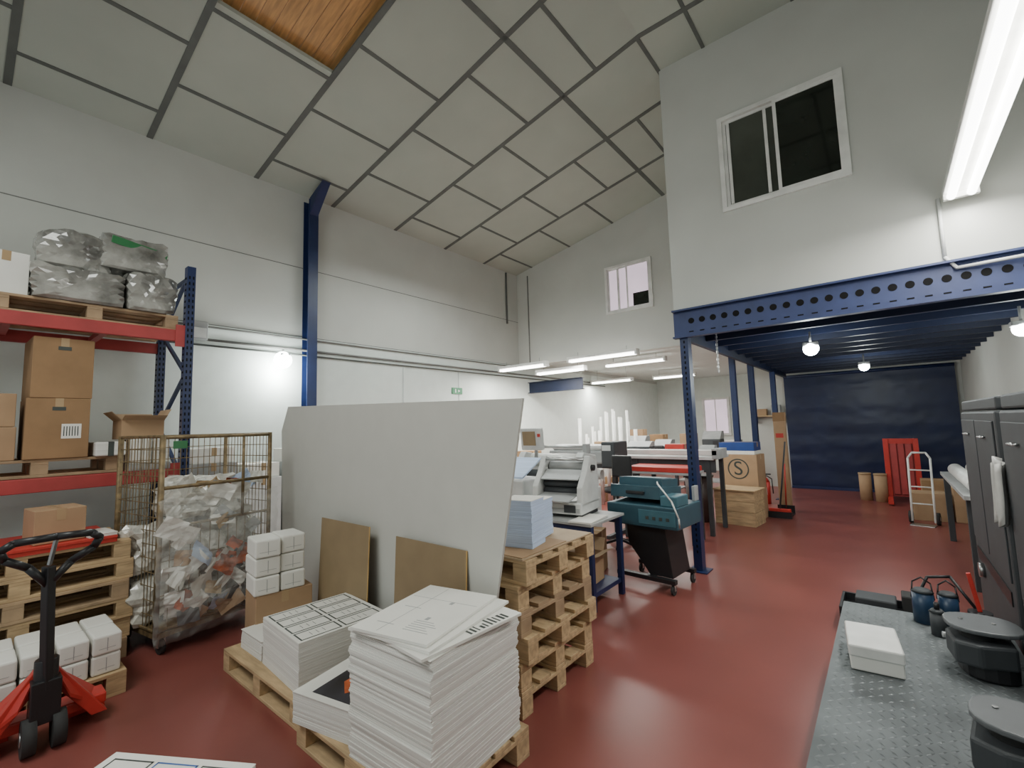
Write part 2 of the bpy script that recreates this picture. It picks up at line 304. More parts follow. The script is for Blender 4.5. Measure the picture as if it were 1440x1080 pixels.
pallet(.8,.6,(-4.27,.40,0),math.pi/2,'small pallet carrying white wrapped packs beside the pallet jack')
pallet(1.1,.66,(-3.2,1.62,0),0,'pallet beneath the stack of framed label sheets')
pallet(1.04,.68,(-2.04,1.58,0),0,'pallet beneath the tall white sheet stack in front')
pallet(.8,.6,(-1.86,.30,0),RD(31),'pallet beneath the sheet stack at the bottom edge of the photo')
# ---------------- paper stacks ----------------
def sheets(name,label,cat,loc,w,d,h,rz,n,jit,mt=paperg_m,group=None,ts=True):
    t=thing(name,label,cat,loc,rz,group); m_=MB(); ox=oy=0
    for i in range(n):
        ox+=random.uniform(-jit,jit)*.6; oy+=random.uniform(-jit,jit)*.6; ox*=.8; oy*=.8; a=random.uniform(-jit,jit)*.5
        m_.box(-w/2,w/2,-d/2,d/2,0,h/n*.93,Matrix.Translation((ox,oy,h*i/n))@Matrix.Rotation(a,4,'Z'))
    build('sheet_block',m_,mt,t)
    if ts: bx('top_sheet',t,paper_m,(-w/2,w/2,-d/2,d/2,h,h+.003),0)
    return t
A=sheets('paper_stack','white sheet stack topped with eight black framed label prints','paper stack',(-3.0,1.64,.145),.58,.58,.285,RD(-4),34,.003)
m_=MB()
for i in range(4):
    for j in range(2):
        x0=-.272+.139*i; y0=-.268+.275*j; x1=x0+.122; y1=y0+.255; w=.010; z0,z1=.2884,.2887
        m_.box(x0,x1,y0,y0+w,z0,z1);m_.box(x0,x1,y1-w,y1,z0,z1);m_.box(x0,x0+w,y0+w,y1-w,z0,z1);m_.box(x1-w,x1,y0+w,y1-w,z0,z1)
        for q in range(3): m_.box(x0+.035,x1-.035,y0+.08+.04*q,y0+.083+.04*q,z0,z1)
build('label_print',m_,print_m,A)
sheets('paper_stack','low white sheet stack left of the framed label sheets','paper stack',(-3.50,1.62,.145),.34,.5,.12,0,12,.005)
C=sheets('paper_stack','low sheet stack with a dark photo print on top','paper stack',(-2.36,1.54,.145),.46,.6,.15,RD(12),14,.005)
bx('dark_photo',C,photo_m,(-.13,.22,-.26,.285,.1535,.154),0); m_=MB(); m_.prism([(-.05,-.12,.1542),(.04,-.2,.1542),(.12,-.1,.1542),(.12,.10,.1542),(.05,.14,.1542),(-.03,.03,.1542)],(0,0,.0004)); build('red_photo',m_,photored_m,C)
Bk=sheets('paper_stack','tall uneven stack of white sheets in the foreground','paper stack',(-1.80,1.56,.145),.55,.6,.56,RD(3),72,.010)
def topsheet(name,z,w,d,ox,oy,a,mt=paper_m,par=Bk):
    return build(name,MB().box(-w/2,w/2,-d/2,d/2,0,.012,Matrix.Translation((ox,oy,z))@Matrix.Rotation(a,4,'Z')),mt,par)
topsheet('loose_sheet',.565,.53,.6,.03,.0,RD(-7)); topsheet('loose_sheet',.578,.5,.62,-.02,.0,RD(5)); topsheet('loose_sheet',.592,.44,.6,-.04,-.01,RD(9))
m_=MB(); M0=Matrix.Translation((.03,0,.5772))@Matrix.Rotation(RD(-7),4,'Z'); r5=random.Random(3)
for q in range(10): 
    y_=-.02+q*.026; m_.box(.215-r5.random()*.04,.25,y_,y_+.007+.01*r5.random(),0,.0006,M0)
build('printed_text',m_,print_m,Bk)
m_=MB(); M1=Matrix.Translation((-.04,-.01,.6042))@Matrix.Rotation(RD(9),4,'Z')
for yy in (-.2,-.0): m_.box(-.15,-.05,yy,yy+.004,0,.0006,M1); m_.box(.05,.07,yy+.1,yy+.13,0,.0006,M1)
m_.box(-.2,.2,.13,.132,0,.0006,M1); m_.box(-.08,-.078,-.28,.28,0,.0006,M1)
for q in range(6): m_.box(.02,.16-.02*(q%3),-.22+.02*q,-.216+.02*q,0,.0006,M1)
build('registration_mark',m_,grey_m,Bk)
D=sheets('paper_stack','stack of printed sheets cut off by the bottom photo edge','paper stack',(-1.86,.30,.145),.56,.66,.36,RD(31),28,.004)
m_=MB(); m2=MB()
for i in range(3):
    for j in range(2):
        x0=-.25+.175*i; y0=-.3+.32*j; x1=x0+.16;y1=y0+.28;w=.006;z0,z1=.3635,.364; mm=m2 if i==1 else m_
        mm.box(x0,x1,y0,y0+w,z0,z1);mm.box(x0,x1,y1-w,y1,z0,z1);mm.box(x0,x0+w,y0,y1,z0,z1);mm.box(x1-w,x1,y0,y1,z0,z1);mm.box(x0+.03,x1-.03,y1-.1,y1-.07,z0,z1)
build('label_print',m_,print_m,D); build('blue_print',m2,pblue_m,D)
for i in range(2):
    sheets('magazine_stack',['stack of bluish white booklets on the tall pallet stack','thinner booklet stack behind the front booklet stack'][i],'booklet stack',(-1.88-.1*i,2.38+.24*i,.888),.22,.2,.29-.04*i,RD(12),26,.006,bpaper_m)
sheets('paper_stack','white papers on the red board at left','papers',(-4.85,.76,.90),.3,.16,.02,.1,3,.01)
# big board and hardboards
P0=Vector((-1.8,1.99,0)); PD=Vector((-2.6,.17,0)).normalized(); PN=PD.cross(Vector((0,-.03,1))).normalized()
def onp(px,py):
    d=F+RT*((px-720)/640)+UP*((540-py)/640); o=Vector((0,0,H)); t=(P0-o).dot(PN)/d.dot(PN); return o+d*t
c1,c2,c3,c4,c5=onp(405,572),onp(396,606),onp(397,760),onp(735,560),onp(702,815)
e=(c5-c4); c6=c4+e*((c4.z-.005)/(-e.z)); e=c3-c2; c7=c2+e*((c2.z-.005)/(-e.z))
t=tag(build('large_sheet',MB().prism([c4,c1,c2,c7,c6],(0.003,.012,0)),board_m),'huge light grey rigid sheet leaning behind the paper pallets','sheet board')
for (x0,x1,zt,lab) in ((-3.67,-2.99,.945,'left brown hardboard leaning on the big grey sheet'),(-2.67,-1.99,.92,'right brown hardboard leaning on the big grey sheet')):
    t=thing('hardboard_sheet',lab,'board',((x0+x1)/2,1.93,.146)); w=(x1-x0)/2; h=zt-.146
    build('sheet',MB().prism([(-w,0,0),(w,-.0,0),(w,.035,h),(-w,.035,h)],(0,.006,0)),hb_m,t); build('cut_edge',MB().prism([(w,0,0),(w+.006,0,0),(w+.006,.035,h),(w,.035,h)],(0,.006,0)),bevel_m,t)
# ---------------- cartons ----------------
def carton(loc,w,d,h,rz,label,mt=card_m,open_=False,group=None,stick=None,slot=False):
    t=thing('cardboard_box',label,'box',loc,rz,group)
    if open_:
        m_=MB(); k=.006; m_.box(-w/2,w/2,-d/2,d/2,0,k); m_.box(-w/2,-w/2+k,-d/2,d/2,k,h);m_.box(w/2-k,w/2,-d/2,d/2,k,h);m_.box(-w/2+k,w/2-k,-d/2,-d/2+k,k,h);m_.box(-w/2+k,w/2-k,d/2-k,d/2,k,h); build('body',m_,mt,t)
        l=min(w,d)*.4
        for (p,q,v) in (((-w/2,-d/2,h),(-w/2,d/2,h),(-l*.75,0,l*.55)),((w/2,-d/2,h),(w/2,d/2,h),(l*.8,0,l*.3)),((-w/2,-d/2,h),(w/2,-d/2,h),(0,-l*.6,l*.6)),((-w/2,d/2,h),(w/2,d/2,h),(0,l*.4,l*.8))):
            p,q,v=Vector(p),Vector(q),Vector(v); build('flap',MB().prism([p,q,q+v,p+v],(.003,.003,.002)),inner_m,t)
    else:
        bx('body',t,mt,(-w/2,w/2,-d/2,d/2,0,h),.005)
        m_=MB(); m_.box(-w/2-.001,w/2+.001,-.025,.025,h,h+.001); m_.box(w/2,w/2+.0015,-.025,.025,h-.08,h); m_.box(-w/2-.0015,-w/2,-.025,.025,h-.08,h); build('tape',m_,tape_m,t)
        m_=MB(); m_.box(-w/2,w/2,-.0015,.0015,h,h+.0015); build('flap_seam',m_,hb_m,t)
    if stick: 
        y0,y1,z0,z1=stick; bx('sticker',t,paper_m,(w/2,w/2+.002,y0,y1,z0,z1),0); 
        m_=MB()
        for q in range(6): m_.box(w/2+.002,w/2+.003,y0+(y1-y0)*(.1+.14*q),y0+(y1-y0)*(.15+.14*q),z0+.02,z1-.02)
        build('sticker_bars',m_,print_m,t)
    if slot: 
        m_=MB(); m_.box(w/2,w/2+.002,-.04,.04,h-.1,h-.07); build('hand_hole',m_,print_m,t)
    return t
# rack
RF,RB_,RY0,RY1=-5.2,-6.12,-1.5,1.40
rk=thing('pallet_rack','blue and red steel pallet racking against the left wall','racking',(RF,RY1,0))
def up(x,y):
    m_=MB(); m_.box(x-.045,x+.045,y-.035,y+.035,0.01,3.3); m_.mark()
    for i in range(54):
        z=.1+.058*i
        m_.box(x+.045,x+.047,y-.022,y-.01,z,z+.03); m_.box(x+.045,x+.047,y+.01,y+.022,z,z+.03); m_.box(x-.02,x+.02,y-.037,y-.035,z,z+.02)
    build('upright',m_,blue_m,rk,0,True,hole_m)
    build('foot_plate',MB().box(x-.07,x+.07,y-.06,y+.06,0,.01),blue_m,rk,0,True)
for y in (RY0,RY1):
    up(RF,y); up(RB_,y); z=.25; k=0
    while z<3.0:
        a,b=(RF-.04,RB_+.04) if k%2==0 else (RB_+.04,RF-.04)
        build('brace',MB().bar((a,y,z),(b,y,z+.5),.03,.03),blue_m,rk,0,True); z+=.5; k+=1
    build('brace',MB().bar((RF-.04,y,3.2),(RB_+.04,y,3.2),.03,.03),blue_m,rk,0,True)
for z in (2.55,1.24):
    for x in (RF,RB_):
        build('beam',MB().box(x-.025,x+.025,RY0+.03,RY1-.03,z,z+.11),rackred_m,rk,.006,True)
    for y in (-1.0,-.4,.2,.8): build('cross_bar',MB().box(RB_+.03,RF-.03,y,y+.05,z+.05,z+.1),rackred_m,rk,0,True)
    build('connector_plate',MB().box(RF+.026,RF+.034,RY1-.11,RY1-.03,z-.05,z+.16),rackred_m,rk,0,True)
ZU,ZL=2.66,1.35
pallet(1.2,.8,(-5.62,.72,ZU),math.pi/2,'old pallet on the top level of the racking',None,wood2_m)
pallet(1.2,.8,(-5.62,-.6,ZU),math.pi/2,'pallet at the left photo edge on the top racking level',None,wood2_m)
pallet(1.0,.7,(-5.62,.45,ZL),math.pi/2,'pallet under the tall cartons on the lower racking level',None,wood2_m)
def bag(name,label,cat,c,r,mt,amp=.2,fr=4,box=.4,group=None,extra=None,sub=4):
    m_=MB().blob((0,0,r[2]*.93),r,amp,fr,sub,box); t=thing(name,label,cat,c,0,group); build('wrapping',m_,mt,t)
    if extra: bx(extra[0],t,extra[1],extra[2],.003,extra[3] if len(extra)>3 else None)
    return t
z=ZU+.146
bag('wrapped_bundle','grey plastic wrapped bundle low in the middle of the top racking level','bundle',(-5.5,.62,z),(.33,.30,.15),wrapd_m,.14,3,.85)
bag('wrapped_bundle','grey plastic wrapped bundle at the right end of the top pallet','bundle',(-5.5,1.12,z),(.33,.20,.19),wrapd_m,.16,3,.8)
bag('wrapped_bundle','slumped clear wrapped bundle stacked second on the top racking level','bundle',(-5.5,.60,z+.29),(.26,.25,.17),wrapd_m,.2,3,.85)
bag('wrapped_bundle','topmost wrapped bundle with green printed side on the racking','bundle',(-5.5,.99,z+.37),(.24,.24,.17),wrapd_m,.12,3,.9,extra=('green_panel',green_m,(.225,.235,-.22,.2,.2,.27),Matrix.Rotation(-.16,4,'X')))
carton((-5.45,.17,z),.4,.26,.34,.1,'pale carton beside the wrapped bundles at the left photo edge',paper_m)
bag('wrapped_bundle','tall grey wrapped roll bundle at the far left of the top racking level','bundle',(-5.5,-.14,z),(.25,.15,.3),wrapd_m,.15,4,.5)
z=ZL+.146
carton((-5.5,.54,z),.5,.38,.49,.0,'lower of the two tall brown cartons on the racking',cardd_m,stick=(.02,.14,.16,.28),slot=True)
carton((-5.5,.545,z+.492),.5,.37,.50,.03,'upper of the two tall brown cartons on the racking',cardd_m,slot=True)
carton((-5.5,.17,z),.45,.28,.26,0,'lower small carton left of the tall cartons on the racking',card_m,stick=(-.05,.05,.08,.16))
carton((-5.5,.16,z+.262),.45,.26,.26,.05,'upper small carton left of the tall cartons on the racking',card_m)
carton((-5.5,-.2,z),.45,.4,.4,0,'carton cut off by the left photo edge on the lower racking level',card_m)
bx_=thing('paper_bundle','white paper bundle right of the tall cartons on the racking','paper bundle',(-5.45,.87,z)); 
bx('bundle',bx_,paperg_m,(-.2,.25,-.10,.10,.0,.12),.01); bx('band',bx_,print_m,(-.201,.251,-.02,.02,-.0,.121),0)
bx_=thing('shelf_board_stack','grey boards with white packs under the open carton on the racking','packs',(-5.45,1.14,ZL+.001)); 
bx('board',bx_,grey_m,(-.3,.24,-.14,.16,0,.06)); bx('pack',bx_,paper_m,(-.25,.22,-.13,.02,.06,.28),.01); bx('pack',bx_,paperg_m,(-.25,.20,.03,.16,.06,.28),.01)
carton((-5.45,1.10,ZL+.285),.36,.31,.17,0,'open carton with raised flaps at the right of the racking',card_m,True)
carton((-4.92,.52,.90),.32,.28,.24,.1,'closed carton standing on the red board of the pallet stack',card_m)
def pack(loc,label,w,d,h,rz,group):
    t=thing('paper_pack',label,'paper pack',loc,rz,group); bx('wrapper',t,paper_m,(-w/2,w/2,-d/2,d/2,0,h),.012); 
    m_=MB(); m_.box(w/2,w/2+.001,-d/2+.03,d/2-.03,h*.3,h*.32); m_.box(w/2,w/2+.001,-.002,.002,.02,h-.02); build('fold_line',m_,grey_m,t); return t
pk=None
for r_ in range(2):
    for i in range(5):
        for q in range(2):
            lab='white wrapped pack in the '+['lower','upper'][r_]+' '+['front','rear'][q]+' row by the jack, '+['leftmost','second from left','middle','second from right','rightmost'][i]
            L=(-4.12-.25*q+random.uniform(-.006,.006),.08+.155*i,.146+.122*r_); rz=random.uniform(-.03,.03)
            if pk is None: pk=pack(L,lab,.235,.143,.118,rz,'white packs on the small pallet')
            else: dup(pk,L,rz,lab)
carton((-3.78,1.68,0),.30,.40,.46,RD(-8),'brown carton under white packs left of the hardboards',card_m)
pk=None
for r_ in range(3):
    for i in range(2):
        lab=['bottom','middle','top'][r_]+' '+['left','right'][i]+' white pack stacked on the carton by the grey sheet'
        L=(-3.76+random.uniform(-.01,.01),1.55+.185*i,.462+.135*r_); rz=RD(-8)+random.uniform(-.03,.03)
        if pk is None: pk=pack(L,lab,.26,.175,.13,rz,'white packs on the carton')
        else: dup(pk,L,rz,lab)
for i,(x,y,w,h,mt,lb) in enumerate(((-5.75,1.75,.45,1.35,grey_m,'grey tall case behind the roll cage nearest the racking'),(-5.75,2.25,.4,1.15,lgrey_m,'pale grey tall case behind the roll cage by the wall'),(-5.75,2.72,.4,1.3,grey_m,'tall grey case behind the roll cage near the column'))):
    carton((x,y,0),.5,w,h,0,lb,mt); carton((x+.02,y,h+.002),.4,w*.9,.16,.05,['white flat carton on the case nearest the racking','white flat carton on the pale grey case behind the cage','white flat carton on the case near the column'][i],paper_m)
# ---------------- roll cage ----------------
ca=math.atan2(.986,-.164)
cg=thing('roll_cage','rusty wire roll cage full of plastic waste beside the racking','roll cage',(-4.33,1.03,0),ca)
W_,D_=.86,.74
bx('base_frame',cg,rust_m,(0,W_,0,D_,.14,.18)); 
for x in (0,W_):
    for y in (0,D_): cy('post',cg,rust_m,(x,y,.16),(x,y,1.66),.018)
def panel(name,fx,L,z0,z1,sx,sz,r=.0035):
    m_=MB(); n=int(L/sx)
    for i in range(1,n): a=L*i/n; m_.cyl(fx(a,z0),fx(a,z1),r,n=5)
    n=max(1,int((z1-z0)/sz))
    for j in range(n+1): zz=z0+(z1-z0)*j/n; m_.cyl(fx(0,zz),fx(L,zz),r if 0<j<n else .011,n=6)
    build(name,m_,rust_m,cg)
panel('back_mesh',lambda a,z:(a,D_,z),W_,.2,1.65,.05,.10); panel('side_mesh',lambda a,z:(0,a,z),D_,.2,1.65,.05,.10); panel('side_mesh',lambda a,z:(W_,a,z),D_,.2,1.65,.05,.10)
panel('front_gate',lambda a,z:(a,0,z),W_,.2,.95,.07,.25)
for zz in (1.64,1.25): cy('front_bar',cg,rust_m,(0,0,zz),(W_,0,zz),.014)
cy('front_upright',cg,rust_m,(W_*.72,0,.95),(W_*.72,0,1.64),.012)
bx('tag_plate',cg,green_m,(.06,.16,-.022,-.016,1.55,1.61))
for x in (.07,W_-.07):
    for y in (.08,D_-.08):
        w=build('caster',MB().cyl((x-.015,y,.055),(x+.015,y,.055),.055),rubber_m,cg); build('caster_fork',MB().box(x-.024,x-.018,y-.02,y+.02,.05,.14).box(x+.018,x+.024,y-.02,y+.02,.05,.14).box(x-.024,x+.024,y-.02,y+.02,.125,.14),steel_m,w)
Rz=Matrix.Rotation(ca,4,'Z')
def cloc(x,y,z): return Vector((-4.33,1.03,0))+Rz@Vector((x,y,z))
names=[('clear plastic','lower left'),('pale plastic','lower right'),('white paper filled','centre'),('shiny clear','upper left'),('pale crumpled','upper right'),('slumped clear','top')]
for i,(x,y,z,r,m) in enumerate([(.22,.38,.185,(.18,.27,.2),wrap_m),(.63,.38,.185,(.18,.27,.2),wrapd_m),(.43,.38,.56,(.16,.22,.14),paper_m),(.19,.38,.57,(.15,.26,.2),wrap_m),(.67,.38,.57,(.15,.26,.19),wrap_m),(.42,.38,.96,(.3,.26,.17),wrap_m)]):
    bag('waste_bag',names[i][0]+' waste bag in the '+names[i][1]+' of the roll cage','waste bag',cloc(x,y,z),(r[0],r[1],r[2]),m,.3,7,.45,'waste bags in the roll cage')
m_=MB(); bm=m_.bm; nx,nz=60,64
vs=[]
for j in range(nz+1):
    row=[]
    for i in range(nx+1):
        a=i/nx; b=j/nz; bul=.12*math.sin(math.pi*min(1,b*1.05))**.7*math.sin(math.pi*a)**.5+.02
        nn=noise.noise(Vector((a*5,b*7,1)))*.05+noise.noise(Vector((a*12,b*15,3)))*.03+abs(noise.noise(Vector((a*20,b*22,3))))*.03
        row.append(bm.verts.new((-.04+a*(W_+.09),-bul-nn-.03,.10+b*(1.06+.14*noise.noise(Vector((a*4,7,0)))))))
    vs.append(row)
for j in range(nz):
    for i in range(nx): f=bm.faces.new((vs[j][i],vs[j][i+1],vs[j+1][i+1],vs[j+1][i])); f.smooth=True
fo=thing('plastic_film','thin clear crumpled film bulging over the front of the roll cage','plastic film',(-4.33,1.03,0),ca); build('film',m_,film_m,fo)
rs=random.Random(9)
SC=[paper_m,card_m,paper_m,grey_m,bpaper_m,paper_m,wood_m,paper_m,photored_m,paper_m,paperg_m,dark_m]
for i in range(60):
    mt=SC[i%12]; x=rs.uniform(.05,.8); z=rs.uniform(.22,1.28); y=rs.uniform(-.06,-.01) if z<.95 else rs.uniform(.0,.25)
    m_=MB(); b_=m_.bm; w=rs.uniform(.05,.12); h=rs.uniform(.04,.09); o=rs.random()*20
    vv=[[b_.verts.new((w*(u_/4-.5)*2,.02*noise.noise(Vector((u_*.9,k_*.9,o))),h*(k_/4-.5)*2+.012*noise.noise(Vector((u_*.9,k_*.9,o+5))))) for u_ in range(5)] for k_ in range(5)]
    for a in range(4):
        for b in range(4): b_.faces.new((vv[a][b],vv[a][b+1],vv[a+1][b+1],vv[a+1][b]))
    t=build('paper_scrap',m_,mt); t.location=cloc(x,y,z); t.rotation_euler=(rs.uniform(-.5,.5),rs.uniform(-.9,.9),ca+rs.uniform(-.4,.4))
    tag(t,'crumpled scrap of paper or card pressed behind the clear film of the roll cage','scrap','scraps in the roll cage')
# ---------------- pallet jack ----------------
pj=thing('pallet_jack','red pallet jack with black looped handle at the left','pallet jack',(-3.66,.39,0))
for s in (-1,1):
    y=s*.19
    build('fork',MB().prism([(-.15,y-.075,.035),(-.85,y-.055,.035),(-.85,y+.055,.035),(-.15,y+.075,.035)],(0,0,.055)),red_m,pj,.004)
    build('gusset',MB().prism([(.0,s*.05,.34),(-.12,s*.05,.34),(-.22,s*.27,.09),(-.10,s*.27,.05),(.02,s*.1,.22)],(0,0,.02)),red_m,pj)
    build('gusset',MB().prism([(-.02,s*.03,.42),(-.02,s*.27,.06),(-.02,s*.20,.06),(-.02,s*.03,.30)],(-.05,0,0)),red_m,pj,.004)
    w=build('steer_wheel',MB().cyl((.03,s*.03,.09),(.03,s*.085,.09),.09,n=24),rubber_m,pj); build('hub',MB().cyl((.03,s*.085,.09),(.03,s*.09,.09),.035),steel_m,w)
bx('crosshead',pj,red_m,(-.2,-.06,-.27,.27,.09,.15),.01)
build('pump_body',MB().box(-.06,.06,-.06,.06,.14,.36).cyl((0,0,.18),(0,0,.46),.05),black_m,pj,.006); cy('piston',pj,steel_m,(-.03,0,.4),(-.03,0,.5),.025)
build('tiller',MB().bar((.03,0,.30),(.04,-.02,.96),.055,.04),black_m,pj,.006)
hp=[(.04,-.02,.86),(.05,-.10,.97),(.06,-.19,1.03),(.08,-.21,1.08),(.09,-.16,1.115),(.09,0,1.12),(.09,.14,1.115),(.08,.18,1.08),(.06,.16,1.03),(.05,.07,.97),(.04,-.02,.86)]
build('handle_loop',MB().path([Vector(p) for p in hp],.02,10),black_m,pj); build('release_lever',MB().bar((.08,0,1.11),(.06,-.02,.97),.02,.012),steel_m,pj)
# ---------------- blue table and laminator ----------------
tb_=thing('work_table','blue steel legged table with grey top under the laminator','table',(-2.60,3.92,0)); hw=.52
bx('tabletop',tb_,grey_m,(-hw,hw,-.33,.33,.74,.765),.004)
for x in (-hw+.04,hw-.04):
    for y in (-.28,.28): l=bx('leg',tb_,blue_m,(x-.025,x+.025,y-.025,y+.025,.0,.74))
bx('apron',tb_,blue_m,(-hw+.06,hw-.06,-.3,-.27,.68,.74)); bx('apron',tb_,blue_m,(-hw+.06,hw-.06,.27,.3,.68,.74)); bx('stretcher',tb_,blue_m,(hw-.055,hw-.025,-.25,.25,.12,.16)); bx('stretcher',tb_,blue_m,(-hw+.025,-hw+.055,-.25,.25,.12,.16)); bx('lower_shelf',tb_,blue_m,(-hw+.06,hw-.06,-.27,.27,.13,.15))
def laminator(loc,rz,w,label):
    t=thing('laminator',label,'laminator',loc,rz); h=w/2
    bx('base',t,lgrey_m,(-h,h,-.24,.24,.03,.14),.012); bx('base_band',t,grey_m,(-h+.02,h-.02,-.243,-.24,.05,.09),0)
    for s in (-1,1):
        build('side_frame',MB().prism([(s*h,-.22,.1),(s*h,.22,.1),(s*h,.2,.50),(s*h,.02,.57),(s*h,-.08,.42),(s*h,-.2,.28)],(-s*.06,0,0)),lgrey_m,t,.008)
        cy('knob',t,black_m,(s*h,.05,.45),(s*(h+.03),.05,.45),.03); bx('foot',t,black_m,(s*h*.85-.03,s*h*.85+.03,-.2,.2,0,.03))
    cy('film_roll',t,grey_m,(-h+.07,.1,.45),(h-.07,.1,.45),.06,n=24); cy('rubber_roller',t,dark_m,(-h+.07,-.05,.22),(h-.07,-.05,.22),.04); cy('rubber_roller',t,dark_m,(-h+.07,-.05,.30),(h-.07,-.05,.30),.04)
    build('feed_tray',MB().prism([(-h+.08,-.36,.16),(h-.08,-.36,.16),(h-.08,-.1,.2),(-h+.08,-.1,.2)],(0,0,.012)),grey_m,t)
    build('guard',MB().prism([(-h+.07,-.14,.34),(h-.07,-.14,.34),(h-.07,.0,.42),(-h+.07,.0,.42)],(0,0,.01)),grey_m,t)
    for yy,zz in ((.0,.53),(.16,.53)): cy('tie_bar',t,steel_m,(-h+.06,yy,zz),(h-.06,yy,zz),.012)
    p=bx('control_panel',t,dark_m,(h-.18,h-.06,-.246,-.24,.05,.12)); return t
laminator((-2.57,3.96,.766),RD(8),.54,'white desktop roll laminator on the blue legged table')
sheets('paper_stack','flat light prints at the right end of the blue legged table','papers',(-2.21,3.78,.766),.22,.4,.012,.1,2,.01,paperg_m)
carton((-2.40,3.9,.152),.34,.36,.26,.1,'open brown carton on the lower shelf of the blue table',card_m,True)
carton((-2.85,3.9,.152),.34,.4,.3,0,'closed brown carton left on the lower shelf of the blue table',card_m)
carton((-2.75,4.65,0),.35,.35,.45,.2,'brown carton standing behind the blue table',cardd_m)
bm_=thing('laminating_machine','large grey laminating machine with tilted monitor behind the desktop laminator','machine',(-3.42,5.0,0))
bx('cabinet',bm_,lgrey_m,(-.5,.5,-.35,.35,.06,.85),.02); bx('cabinet_door',bm_,grey_m,(-.4,.1,-.355,-.35,.15,.75),0)
for s in (-1,1): build('side_tower',MB().prism([(s*.5,-.3,.85),(s*.5,.3,.85),(s*.5,.25,1.25),(s*.5,-.05,1.3),(s*.5,-.25,1.05)],(-s*.1,0,0)),lgrey_m,bm_,.01)
cy('roller',bm_,dark_m,(-.4,0,1.0),(.4,0,1.0),.06); cy('film_roll',bm_,frame_m,(-.4,.12,1.18),(.4,.12,1.18),.09,n=20); cy('upper_bar',bm_,steel_m,(-.4,.1,1.36),(.45,.1,1.36),.02); bx('upper_arm',bm_,grey_m,(.42,.48,.05,.15,1.2,1.4))
bx('feed_table',bm_,steel_m,(-.42,.42,-.45,-.3,.86,.89)); cy('monitor_arm',bm_,grey_m,(-.2,-.1,1.2),(-.17,-.12,1.42),.025)
Mr=Matrix.Rotation(.1,4,'X'); mo=bx('monitor',bm_,lgrey_m,(-.28,.06,-.17,-.12,1.36,1.64),.012,Mr); bx('screen',mo,hb_m,(-.24,-.04,-.176,-.17,1.42,1.60),0,Mr); bx('stop_button',mo,red_m,(.0,.04,-.185,-.17,1.53,1.57),.004,Mr)
for x in (-.42,.42): bx('foot',bm_,black_m,(x-.04,x+.04,-.3,.3,0,.06))
sm=thing('paper_jogger','small white and blue machine beside the big grey sheet edge','machine',(-3.36,4.22,0)); bx('stand',sm,blue_m,(-.15,.15,-.15,.15,0,.75)); bx('body',sm,lgrey_m,(-.2,.2,-.2,.2,.75,1.05),.02); build('tray',MB().prism([(-.18,-.18,1.06),(.18,-.18,1.06),(.18,.18,1.25),(-.18,.18,1.25)],(0,0,.02)),bpaper_m,sm)
wp=thing('wide_format_printer','wide format printer with white cover on dark stand','printer',(-3.70,6.3,.0)); bx('body',wp,grey_m,(-.55,.55,-.2,.2,1.05,1.25),.03); bx('cover',wp,lgrey_m,(-.5,.45,-.18,.16,1.25,1.33),.03); bx('end_housing',wp,dark_m,(.4,.62,-.22,.22,1.0,1.38),.02); cy('media_roll',wp,frame_m,(-.45,-.22,.9),(.4,-.22,.9),.07)
for x in (-.5,.5): bx('leg',wp,dark_m,(x-.03,x+.03,-.04,.04,.05,1.05)); bx('foot',wp,dark_m,(x-.03,x+.03,-.3,.3,0,.05))
bx('panel',wp,lgrey_m,(.42,.56,-.226,-.22,1.25,1.33),0)
for i in range(16):
    x=-5.1+.078*i+random.uniform(-.006,.006); h=random.uniform(1.3,1.95); y=8.6+(.12 if i%2 else -.08)
    t=thing('paper_roll',f'upright white roll in the row by the back room, {NTH[i]} from the left wall','paper roll',(x,y,0),0,'upright white rolls')
    cy('roll',t,frame_m,(0,0,0),(0,0,h),.026+.012*(i%3==0)); cy('core',t,cardd_m,(0,0,h),(0,0,h+.006),.016)
lt=thing('cutting_table','long cutting table with white aluminium rails in the middle of the hall','table',(-3.15,7.3,0)); bx('top',lt,lgrey_m,(-1.3,1.2,-.4,.4,1.08,1.12)); bx('rail',lt,frame_m,(-1.35,1.25,-.42,-.34,1.15,1.22)); bx('rail',lt,frame_m,(-1.35,1.25,-.1,-.02,1.15,1.21)); bx('beam',lt,dark_m,(-1.3,1.2,-.35,-.3,.9,1.08))
for x in (-1.2,0,1.1):
    for y in (-.33,.33): bx('leg',lt,dark_m,(x-.03,x+.03,y-.03,y+.03,0,1.08))
for x in (-1.33,1.23): bx('rail_block',lt,grey_m,(x-.05,x+.05,-.42,0,1.1,1.24))
rt=thing('red_topped_table','low table with red sheets in front of the long cutting table','table',(-2.50,6.5,0)); bx('top',rt,grey_m,(-.6,.45,-.25,.25,.92,.95)); bx('red_sheets',rt,red_m,(-.5,.43,-.24,.24,.95,1.02),.01)
for x in (-.55,.4):
    for y in (-.2,.2): bx('leg',rt,dark_m,(x-.02,x+.02,y-.02,y+.02,0,.92))
for i,(px,py,w,h,mt,lb) in enumerate(((840,705,.35,.3,card_m,'brown box on the floor behind the laminator table'),(862,690,.3,.35,cardd_m,'dark brown box left of the red topped table'),(925,690,.35,.3,card_m,'brown box under the red topped table'))):
    q=at(px,py,z=0); carton((q.x,q.y,0),w,w,h,.2*i,lb,mt)
for i,(x,h) in enumerate(((-4.85,.3),(-5.9,.42),(-5.4,.36))): carton((x,7.75,0),.4,.35,h+.7,.1*i,['tall carton left of the long table end','tall carton nearest the left wall in the hall','tall carton between two others beneath the back lamps'][i],[card_m,cardd_m,card_m][i])
